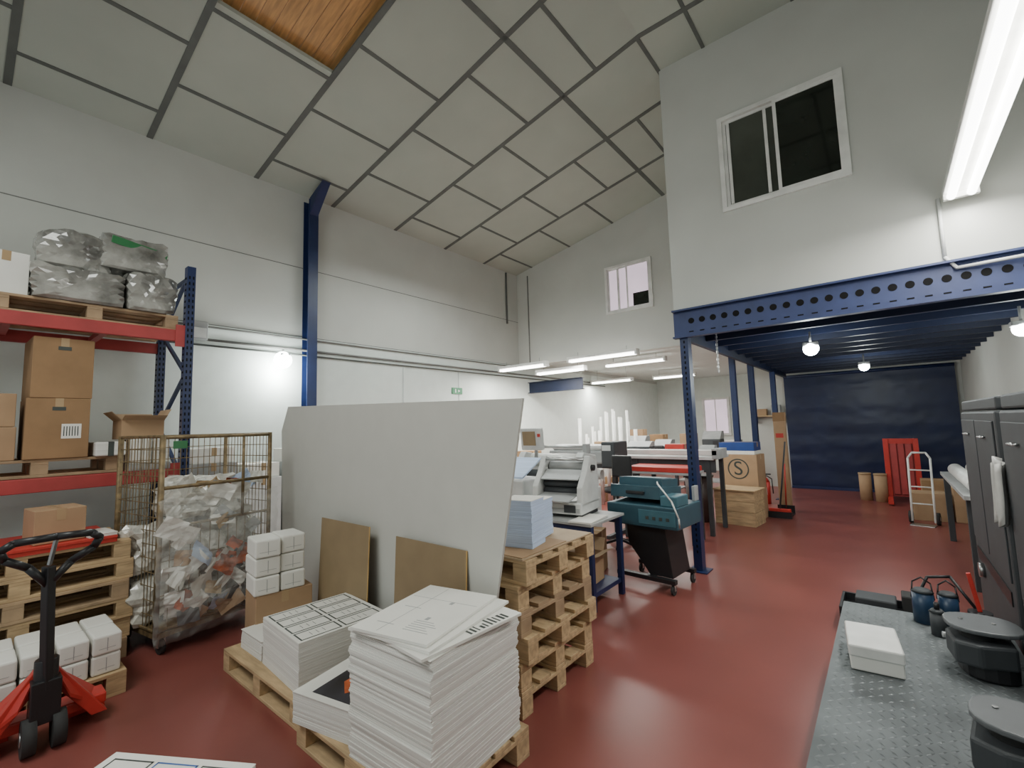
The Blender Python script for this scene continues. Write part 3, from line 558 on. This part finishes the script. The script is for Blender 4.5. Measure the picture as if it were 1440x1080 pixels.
def bench(x,y,w,mt,label,zt=.95,d=.35):
    t=thing('work_bench',label,'workbench',(x,y,0)); bx('top',t,mt,(-w,w,-d,d,zt-.04,zt))
    for xx in (-w+.05,w-.05):
        for yy in (-d+.05,d-.05): bx('leg',t,dark_m,(xx-.025,xx+.025,yy-.025,yy+.025,0,zt-.04))
    bx('shelf',t,grey_m,(-w+.08,w-.08,-d+.03,d-.03,.25,.28)); return t
bench(-4.2,9.6,.9,lgrey_m,'white topped workbench in the back room nearest the white rolls')
bench(-3.2,11.2,.8,lgrey_m,'white topped workbench in the back room further behind'); bench(-5.2,12.6,.8,grey_m,'grey workbench by the far left wall of the back room')
def clutter(x,y,z,w,d,h,mt,label,kind='carton'):
    if kind=='carton': return carton((x,y,z),w,d,h,random.uniform(-.1,.1),label,mt)
    t=thing('desktop_machine',label,'machine',(x,y,z)); bx('body',t,mt,(-w/2,w/2,-d/2,d/2,0,h*.6),.015); build('hood',MB().prism([(-w/2,-d/2,h*.6),(-w/2,d/2,h*.6),(-w/2,d/2,h),(-w/2,0,h)],(w,0,0)),grey_m,t); bx('panel',t,black_m,(w*.1,w*.4,-d/2-.004,-d/2,h*.2,h*.5),0); return t
clutter(-4.8,9.6,.952,.3,.3,.3,card_m,'carton at the left end of the nearer back room bench'); clutter(-4.3,9.6,.952,.45,.35,.4,lgrey_m,'white desktop machine on the nearer back room bench','m'); clutter(-3.7,9.6,.952,.35,.35,.32,dark_m,'dark desktop machine on the nearer back room bench','m')
clutter(-3.7,11.2,.952,.35,.3,.4,card_m,'carton at the left of the further back room bench'); clutter(-3.15,11.2,.952,.4,.35,.45,dark_m,'dark desktop machine on the further back room bench','m'); clutter(-2.7,11.2,.952,.3,.3,.25,paper_m,'white carton at the right of the further back room bench')
clutter(-5.6,12.6,.952,.4,.35,.5,card_m,'carton on the grey far left workbench'); clutter(-5.0,12.6,.952,.4,.35,.35,cardd_m,'dark carton on the grey far left workbench')
clutter(-3.9,7.38,1.212,.3,.3,.12,card_m,'low carton on the left end of the long cutting table'); 
clutter(-3.3,7.5,1.122,.4,.25,.2,dark_m,'dark desktop machine on the middle of the long cutting table','m'); clutter(-2.7,7.52,1.122,.3,.2,.16,red_m,'small red carton on the long cutting table'); clutter(-2.2,7.52,1.122,.22,.2,.14,grey_m,'small grey desktop device at the right end of the long cutting table','m')
def stool(q,label):
    t=thing('stool',label,'stool',q); cy('seat',t,black_m,(0,0,.72),(0,0,.78),.17,n=20); cy('column',t,steel_m,(0,0,.1),(0,0,.72),.025); bx('backrest',t,black_m,(-.15,.15,.15,.19,.9,1.2),.02); cy('back_stem',t,black_m,(0,.15,.75),(0,.17,.95),.015)
    for k in range(5): a=k*1.257; build('leg',MB().bar((0,0,.1),(.26*math.cos(a),.26*math.sin(a),.03),.03,.03),black_m,t)
stool((-3.5,8.5,0),'black high stool behind the long cutting table'); stool((-2.9,5.75,0),'black high stool before the red topped table')
b=thing('waste_bin','dark brown round waste bin beside the logo carton','bin',(-2.52,7.98,0)); cy('drum',b,binb_m,(0,0,0),(0,0,.72),.19,.22,24); cy('rim',b,black_m,(0,0,.72),(0,0,.75),.235,n=24)
cr=thing('wooden_crate','pale wooden crate on the floor beside the mezzanine post','crate',(-1.94,8.1,0),RD(-6)); cw=.30
for z in (.0,.16,.32): bx('side_board',cr,wood_m,(-cw,cw,-.24,-.215,z+.05,z+.205)); bx('side_board',cr,wood_m,(-cw,cw,.215,.24,z+.05,z+.205)); bx('end_board',cr,wood_m,(-cw,-cw+.025,-.215,.215,z+.05,z+.205)); bx('end_board',cr,wood_m,(cw-.025,cw,-.215,.215,z+.05,z+.205))
bx('floor_board',cr,wood_m,(-cw,cw,-.24,.24,0,.05)); bx('lid',cr,wood_m,(-cw-.02,cw+.02,-.26,.26,.53,.55))
sbx=carton((-1.98,8.64,0),.60,.4,1.06,RD(-6),'tall carton printed with a circled letter S behind the crate',card_m)
m_=MB()
for i in range(28):
    a0,a1=2*math.pi*i/28,2*math.pi*(i+1)/28
    m_.prism([(.17*math.cos(a0),-.201,.82+.17*math.sin(a0)),(.17*math.cos(a1),-.201,.82+.17*math.sin(a1)),(.15*math.cos(a1),-.201,.82+.15*math.sin(a1)),(.15*math.cos(a0),-.201,.82+.15*math.sin(a0))],(0,-.002,0))
build('logo_ring',m_,print_m,sbx); txt('S',.33,print_m,sbx,(0,-.202,.82),(math.pi/2,0,0),'logo_letter')
sb2=carton((-2.0,8.64,1.063),.56,.38,.2,RD(-4),'flat blue and white carton on top of the circled S carton',bluelt_m); bx('white_band',sb2,paper_m,(-.281,.281,-.191,.191,.0,.06),0)
t=thing('cardboard_tube','tall narrow brown carton standing by the mezzanine post row','carton',(-1.52,9.6,0)); bx('body',t,card_m,(-.09,.09,-.09,.09,0,1.6),.006); bx('label_sticker',t,red_m,(-.06,.06,-.093,-.09,1.3,1.38),0); bx('cap',t,cardd_m,(-.093,.093,-.093,.093,1.6,1.76),.004)
q=at(1079,708,z=0); t=thing('fire_extinguisher','red fire extinguisher near the crate','fire extinguisher',(q.x,q.y,0)); cy('cylinder',t,red_m,(0,0,.0),(0,0,.42),.075,n=20); cy('shoulder',t,red_m,(0,0,.42),(0,0,.5),.075,.03,20); cy('valve',t,black_m,(0,0,.5),(0,0,.56),.02); bx('lever',t,black_m,(-.02,.1,-.01,.01,.555,.58)); build('hose',MB().path([Vector(p) for p in ((.02,0,.54),(.11,0,.48),(.12,0,.2))],.01),black_m,t); bx('label_panel',t,paper_m,(-.03,.03,-.078,-.074,.18,.32),0)
q=at(1098,728,z=0); t=thing('broom','broom with dark handle leaning near the crate','broom',(q.x,q.y,0)); cy('handle',t,dark_m,(0,0,.15),(.12,.2,1.25),.013); build('head',MB().box(-.16,.16,-.03,.03,.1,.15),red_m,t,.005); build('bristles',MB().prism([(-.17,-.05,0),(.17,-.05,0),(.17,.05,0),(-.17,.05,0)],(0,0,.1)),black_m,t)
t=thing('dustpan','red long handled dustpan on the floor by the broom','dustpan',(q.x+.02,q.y+.35,0)); build('pan',MB().prism([(-.13,-.12,0),(.13,-.12,0),(.13,.12,0),(-.13,.12,0)],(0,0,.02)).box(-.13,.13,.1,.12,.02,.14),black_m,t); cy('handle',t,red_m,(0,.11,.1),(.02,.15,.85),.012)
t=thing('wall_shelf','wooden wall shelf with small boxes left of the blue curtain','shelf',(-2.22,YC-.152,1.7)); bx('board',t,wood_m,(-.35,.33,-.13,.15,0,.03)); bx('bracket',t,black_m,(-.3,-.27,-.1,.15,-.15,0)); bx('bracket',t,black_m,(.25,.28,-.1,.15,-.15,0))
carton((-2.35,YC-.15,1.731),.2,.18,.16,0,'small carton on the wall shelf by the blue curtain',card_m); t=thing('control_box','small grey electrical box on the wall shelf','electrical box',(-2.05,YC-.14,1.731)); bx('case',t,grey_m,(-.1,.1,-.07,.07,0,.25),.01); bx('switch',t,red_m,(-.02,.02,-.08,-.07,.14,.18))
# ---------------- teal shrink wrap machine ----------------
tm=thing('shrink_wrap_machine','teal bench machine with closed lid on a black wheeled stand','machine',(-1.95,4.68,0),RD(-4))
bx('base_bar',tm,black_m,(-.32,.30,-.26,-.20,.10,.14)); bx('base_bar',tm,black_m,(-.32,.30,.20,.26,.10,.14)); bx('base_bar',tm,black_m,(-.02,.04,-.2,.2,.1,.14))
build('pedestal',MB().prism([(.02,-.2,.14),(.26,-.2,.14),(.2,-.2,.6),(-.22,-.2,.6),(-.2,-.2,.42)],(0,.4,0)),black_m,tm,.004)
for x in (-.3,.27):
    for y in (-.23,.23):
        w=build('caster',MB().cyl((x-.012,y,.045),(x+.012,y,.045),.045),rubber_m,tm); build('caster_fork',MB().box(x-.02,x-.014,y-.015,y+.015,.04,.1).box(x+.014,x+.02,y-.015,y+.015,.04,.1),steel_m,w)
bx('body',tm,teal_m,(-.38,.38,-.30,.28,.62,.83),.012); bx('front_panel',tm,teall_m,(-.02,.36,-.306,-.30,.65,.79)); 
for i in range(4): bx('button',tm,print_m,(.06+.07*i,.09+.07*i,-.312,-.306,.70,.73),0)
bx('control_box',tm,teall_m,(.2,.37,-.27,-.0,.83,.93),.01)
Ml=Matrix.Translation((-.04,.27,.84))@Matrix.Rotation(RD(-5),4,'X')
l=MB(); l.box(-.33,.22,-.5,0,0,.12,Ml); l.prism([Ml@Vector(p) for p in ((-.33,-.5,.12),(.22,-.5,.12),(.22,0,.12),(-.33,0,.12))],(0,.0,.001)); l.box(-.30,.19,-.38,-.01,.12,.2,Ml)
ld=build('lid',l,teal_m,tm,.012); build('lid_window',MB().box(-.26,.15,-.36,-.05,.201,.205,Ml),teall_m,ld)
build('lid_handle',MB().box(-.14,.06,-.53,-.5,.04,.07,Ml),black_m,ld,.005); build('cable',MB().path([Vector(p) for p in ((.1,-.1,1.04),(.2,-.3,1.05),(.36,-.36,.9),(.42,-.36,.75),(.40,-.31,.66))],.008),frame_m,tm)
for s in (-1,1): bx('shaft_arm',tm,grey_m,(s*.34-.015,s*.34+.015,.2,.30,.83,.98))
# ---------------- right side under mezzanine ----------------
t=thing('stacker_truck','red manual stacker truck parked before the blue curtain','stacker',(.17,11.5,0))
for x in (-.22,.22): bx('mast',t,red_m,(x-.04,x+.04,-.05,.05,.05,1.2)); bx('support_leg',t,red_m,(x-.04,x+.04,-.6,-.05,.03,.1))
bx('cross_member',t,red_m,(-.18,.18,-.03,.03,1.10,1.2))
for x in (-.11,0,.11): bx('vertical_bar',t,rackred_m,(x-.045,x+.045,-.05,-.02,.15,1.10))
bx('back_panel',t,rackred_m,(-.18,.18,.0,.03,.1,1.10)); cy('wheel',t,rubber_m,(-.24,.12,.07),(-.2,.12,.07),.07); cy('wheel',t,rubber_m,(.2,.12,.07),(.24,.12,.07),.07)
def trolley(q):
    t=thing('hand_truck','silver two wheeled hand truck in front of the cartons','hand truck',q,RD(-10))
    for x in (-.13,.13):
        cy('rail',t,frame_m,(x,0,.04),(x,.12,.98),.014); w=build('wheel',MB().cyl((x*1.2-.02,.09,.09),(x*1.2+.02,.09,.09),.09,n=20),rubber_m,t); build('hub',MB().cyl((x*1.2-.022,.09,.09),(x*1.2+.022,.09,.09),.03),steel_m,w)
    for z in (.3,.55,.8): cy('rung',t,frame_m,(-.13,z*.12,z),(.13,z*.12,z),.01)
    build('handle',MB().path([Vector(p) for p in ((-.13,.12,.98),(-.08,.16,1.06),(.08,.16,1.06),(.13,.12,.98))],.014),frame_m,t); bx('toe_plate',t,steel_m,(-.14,.14,-.18,.02,.0,.01)); return t
q=at(1300,738,z=0); trolley((q.x,q.y,0))
carton((.42,9.85,0),.42,.4,.42,.05,'wide carton behind the hand truck',card_m); carton((.92,9.9,0),.44,.42,.5,0,'wide carton against the right wall behind the hand truck',card_m,stick=(-.1,.0,.1,.2)); carton((.62,10.5,0),.5,.4,.55,0,'taller carton behind the two hand truck cartons',cardd_m)
for i,(x,y) in enumerate(((-.18,11.4),(-.42,11.5))):
    t=thing('cardboard_drum',['round cardboard drum nearest the red stacker','round cardboard drum furthest left by the red stacker'][i],'drum',(x,y,0)); cy('barrel',t,card_m,(0,0,0),(0,0,.5),.1,n=24); cy('rim',t,tape_m,(0,0,.5),(0,0,.53),.106,n=24)
t=thing('side_bench','grey bench along the right wall carrying film rolls','bench',(.85,7.2,0)); bx('top',t,grey_m,(-.35,.38,-1.2,1.2,.84,.88))
for x in (-.3,.33):
    for y in (-1.1,1.1): bx('leg',t,dark_m,(x-.03,x+.03,y-.03,y+.03,0,.84))
for i,(x,r,mt) in enumerate(((.62,.07,frame_m),(.80,.08,frame_m),(.99,.075,dark_m))):
    t=thing('film_roll',['white film roll lying nearest the aisle on the bench','white film roll in the middle of the bench','dark film roll nearest the wall on the bench'][i],'film roll',(x,7.1+.1*i,.88+r)); cy('roll',t,mt,(0,-.9,0),(0,.9,0),r,n=20); cy('core',t,cardd_m,(0,-.93,0),(0,.93,0),.025)
t=thing('wall_roll','white paper hanging on the right wall above the machines','paper',(XR-.016,7.0,1.75)); bx('sheet',t,paper_m,(-.01,.015,-.12,.12,0,.5)); bx('holder',t,frame_m,(-.04,.015,-.13,.13,.5,.54)); t=thing('wall_notice','small grey notice board on the right wall','notice',(XR-.016,6.0,1.82)); bx('board',t,grey_m,(-.01,.015,-.2,.2,0,.16)); bx('sheet',t,paper_m,(-.013,-.01,-.15,.1,.03,.13),0)
# ---------------- press ----------------
for i,(y0,y1,lab) in enumerate(((3.62,5.05,'tall dark press unit further from the camera at right'),(2.0,3.48,'tall dark press unit nearest the camera at right edge'))):
    t=thing('press_unit',lab,'printing press',(.83,(y0+y1)/2,0)); d=(y1-y0)/2
    bx('body',t,dark_m,(-.37,.36,-d,d,.05,1.66),.015); bx('hood',t,dark_m,(-.36,.36,-d+.01,d-.01,1.665,1.74),.012); bx('plinth',t,black_m,(-.35,.34,-d+.02,d-.02,0,.05))
    for (a,b) in ((-d+.06,-.02),(.02,d-.06)):
        dr=bx('guard_door',t,doorg_m,(-.378,-.37,a,b,.72,1.6),.003); c_=(a+b)/2; build('door_handle',MB().path([Vector(p) for p in ((-.378,c_-.05,1.5),(-.40,c_-.05,1.5),(-.40,c_+.05,1.5),(-.378,c_+.05,1.5))],.006),steel_m,dr)
    bx('vent_strip',t,black_m,(-.376,-.37,-d+.12,d-.12,.58,.66),0); cy('roller_end',t,steel_m,(-.40,d-.3,.52),(-.37,d-.3,.52),.05)
X0,X1,Y0,Y1,ZP=-.31,.43,1.0,3.75,.45
fb=thing('footboard','raised chequer plate footboard beside the dark press','footboard',((X0+X1)/2,(Y0+Y1)/2,0)); w=(X1-X0)/2; d=(Y1-Y0)/2
m_=MB(); m_.box(-w,w,-d,d,ZP-.03,ZP)
nx_=int(2*w/.034); ny_=int(2*d/.034)
for i in range(nx_):
    for j in range(ny_):
        x=-w+.03+i*.034; y=-d+.03+j*.034; a=RD(45) if (i+j)%2 else RD(-45); ca_,sa_=math.cos(a),math.sin(a)
        P=[(x+ca_*.02,y+sa_*.02,ZP),(x-sa_*.006,y+ca_*.006,ZP),(x-ca_*.02,y-sa_*.02,ZP),(x+sa_*.006,y-ca_*.006,ZP)]
        v=[m_.bm.verts.new(p) for p in P]; c_=m_.bm.verts.new((x,y,ZP+.003))
        for k in range(4): m_.bm.faces.new((v[k],v[(k+1)%4],c_))
build('deck',m_,plate_m,fb); bx('skirt',fb,dark_m,(-w+.01,w-.01,-d+.02,d-.02,.0,ZP-.03))
t=thing('white_box','white lidded paper box lying on the chequer plate','box',(-.14,2.93,ZP+.003),RD(6)); bx('tray',t,paper_m,(-.10,.10,-.15,.15,0,.08),.006); bx('lid',t,frame_m,(-.105,.105,-.155,.155,.06,.115),.008)
def oct_(cx,cy_,rx,ry,z,n=20,e=2.6):
    P=[]
    for k in range(n):
        a=2*math.pi*k/n; c_,s_=math.cos(a),math.sin(a); P.append((cx+rx*math.copysign(abs(c_)**(2/e),c_),cy_+ry*math.copysign(abs(s_)**(2/e),s_),z))
    return P
for i,(x,y,rz) in enumerate(((.27,3.10,.15),(.27,2.22,-.15))):
    t=thing('machine_pedestal',['dark rounded machine head with flat grey plate, further one on the footboard','dark rounded machine head with flat grey plate, nearest one at the photo edge'][i],'machine part',(x,y,ZP+.004),rz)
    build('body',MB().prism(oct_(0,0,.10,.13,0),(0,0,.11)),black_m,t,.01); build('bracket',MB().prism([(-.13,-.12,.06),(-.05,-.15,.06),(.08,-.12,.06),(.1,.06,.06),(-.06,.12,.06),(-.13,.03,.06)],(0,0,.10)),dark_m,t,.012); build('neck',MB().cyl((-.03,-.03,.15),(-.03,-.03,.2),.06),rubber_m,t); cy('shaft',t,steel_m,(-.12,.13,.09),(.1,.14,.09),.014)
    c_=build('cap',MB().prism(oct_(0,0,.135,.125,.195),(0,0,.02)),capg_m,t,.006); cy('bolt',t,steel_m,(.04,0,.215),(.04,0,.22),.008); cy('bolt',t,steel_m,(-.07,0.02,.215),(-.07,0.02,.22),.008)
for i,(x,y,r,h) in enumerate(((.08,3.62,.05,.17),(.19,3.66,.045,.16),(.13,3.45,.033,.12),(.30,3.42,.035,.11))):
    t=thing('ink_tin',['blue tin at the aisle side of the far footboard end','blue tin at the press side of the far footboard end','small dark bottle in front of the two blue tins','small dark pot beside the far machine part'][i],'tin',(x,y,ZP+.004)); cy('can',t,[tinb_m,tinb_m,dark_m,rubber_m][i],(0,0,0),(0,0,h),r,n=24); cy('lid',t,dark_m,(0,0,h),(0,0,h+.015),r+.003,r*.7,24)
    if i<2: build('bail_handle',MB().path([Vector(p) for p in ((-r,0,.13),(-r*.8,0,h+.05),(0,0,h+.08),(r*.8,0,h+.05),(r,0,.13))],.004),black_m,t)
    else: cy('neck',t,black_m,(0,0,h+.015),(0,0,h+.05),.012)
t=thing('grease_gun','red handled lever tool standing among the tins','tool',(.31,3.58,ZP+.004)); cy('base',t,black_m,(0,0,0),(0,0,.12),.05); build('lever',MB().bar((0,0,.12),(-.03,0,.32),.02,.02),red_m,t,.004); build('hose',MB().path([Vector(p) for p in ((0,.04,.1),(-.1,.10,.26),(-.2,.10,.24),(-.26,.10,.1))],.008),black_m,t)
dl=thing('low_dolly','low black dolly on the floor beyond the footboard','dolly',(-.10,4.62,0)); bx('deck',dl,black_m,(-.30,.33,-.2,.2,.10,.13)); 
for b in ((-.30,.33,-.2,-.18),(-.30,.33,.18,.2),(-.30,-.28,-.18,.18),(.31,.33,-.18,.18)): bx('rim',dl,black_m,(*b,.13,.19))
for x in (-.24,.27):
    for y in (-.15,.15): cy('caster',dl,rubber_m,(x-.015,y,.05),(x+.015,y,.05),.05)
bx('loose_block',dl,dark_m,(-.2,.05,-.1,.1,.13,.25),.01); bx('loose_block',dl,rubber_m,(.08,.24,-.06,.1,.13,.3),.01)
m_=MB(); bm=m_.bm; vs=[[bm.verts.new((.435-.022*math.sin(i*1.7)-.01*j/6,3.40+.02*i+(.01*math.sin(j)),1.40-.045*j-.02*math.sin(i*.9)-.01*random.random())) for i in range(10)] for j in range(8)]
for j in range(7):
    for i in range(9): f=bm.faces.new((vs[j][i],vs[j][i+1],vs[j+1][i+1],vs[j+1][i])); f.smooth=True
t=build('rag',m_,cloth_m); md=t.modifiers.new('s','SOLIDIFY'); md.thickness=.008; tag(t,'white rag hanging between the two dark press units','cloth')
# ---------------- light ----------------
w=bpy.data.worlds.new('World'); S.world=w; w.use_nodes=True; w.node_tree.nodes['Background'].inputs[0].default_value=(.86,.96,.95,1); w.node_tree.nodes['Background'].inputs[1].default_value=.55
lamp('AREA',(-2.6,-1.2,4.6),115,(.98,1,.94),2.6,1.2,(RD(20),0,0))  # unseen fill added behind the camera to light the foreground
lamp('AREA',(-4.2,4.6,4.3),75,(.94,1,.97),1.5,1.5,(0,0,0))  # added fill over the hall, with no fixture of its own
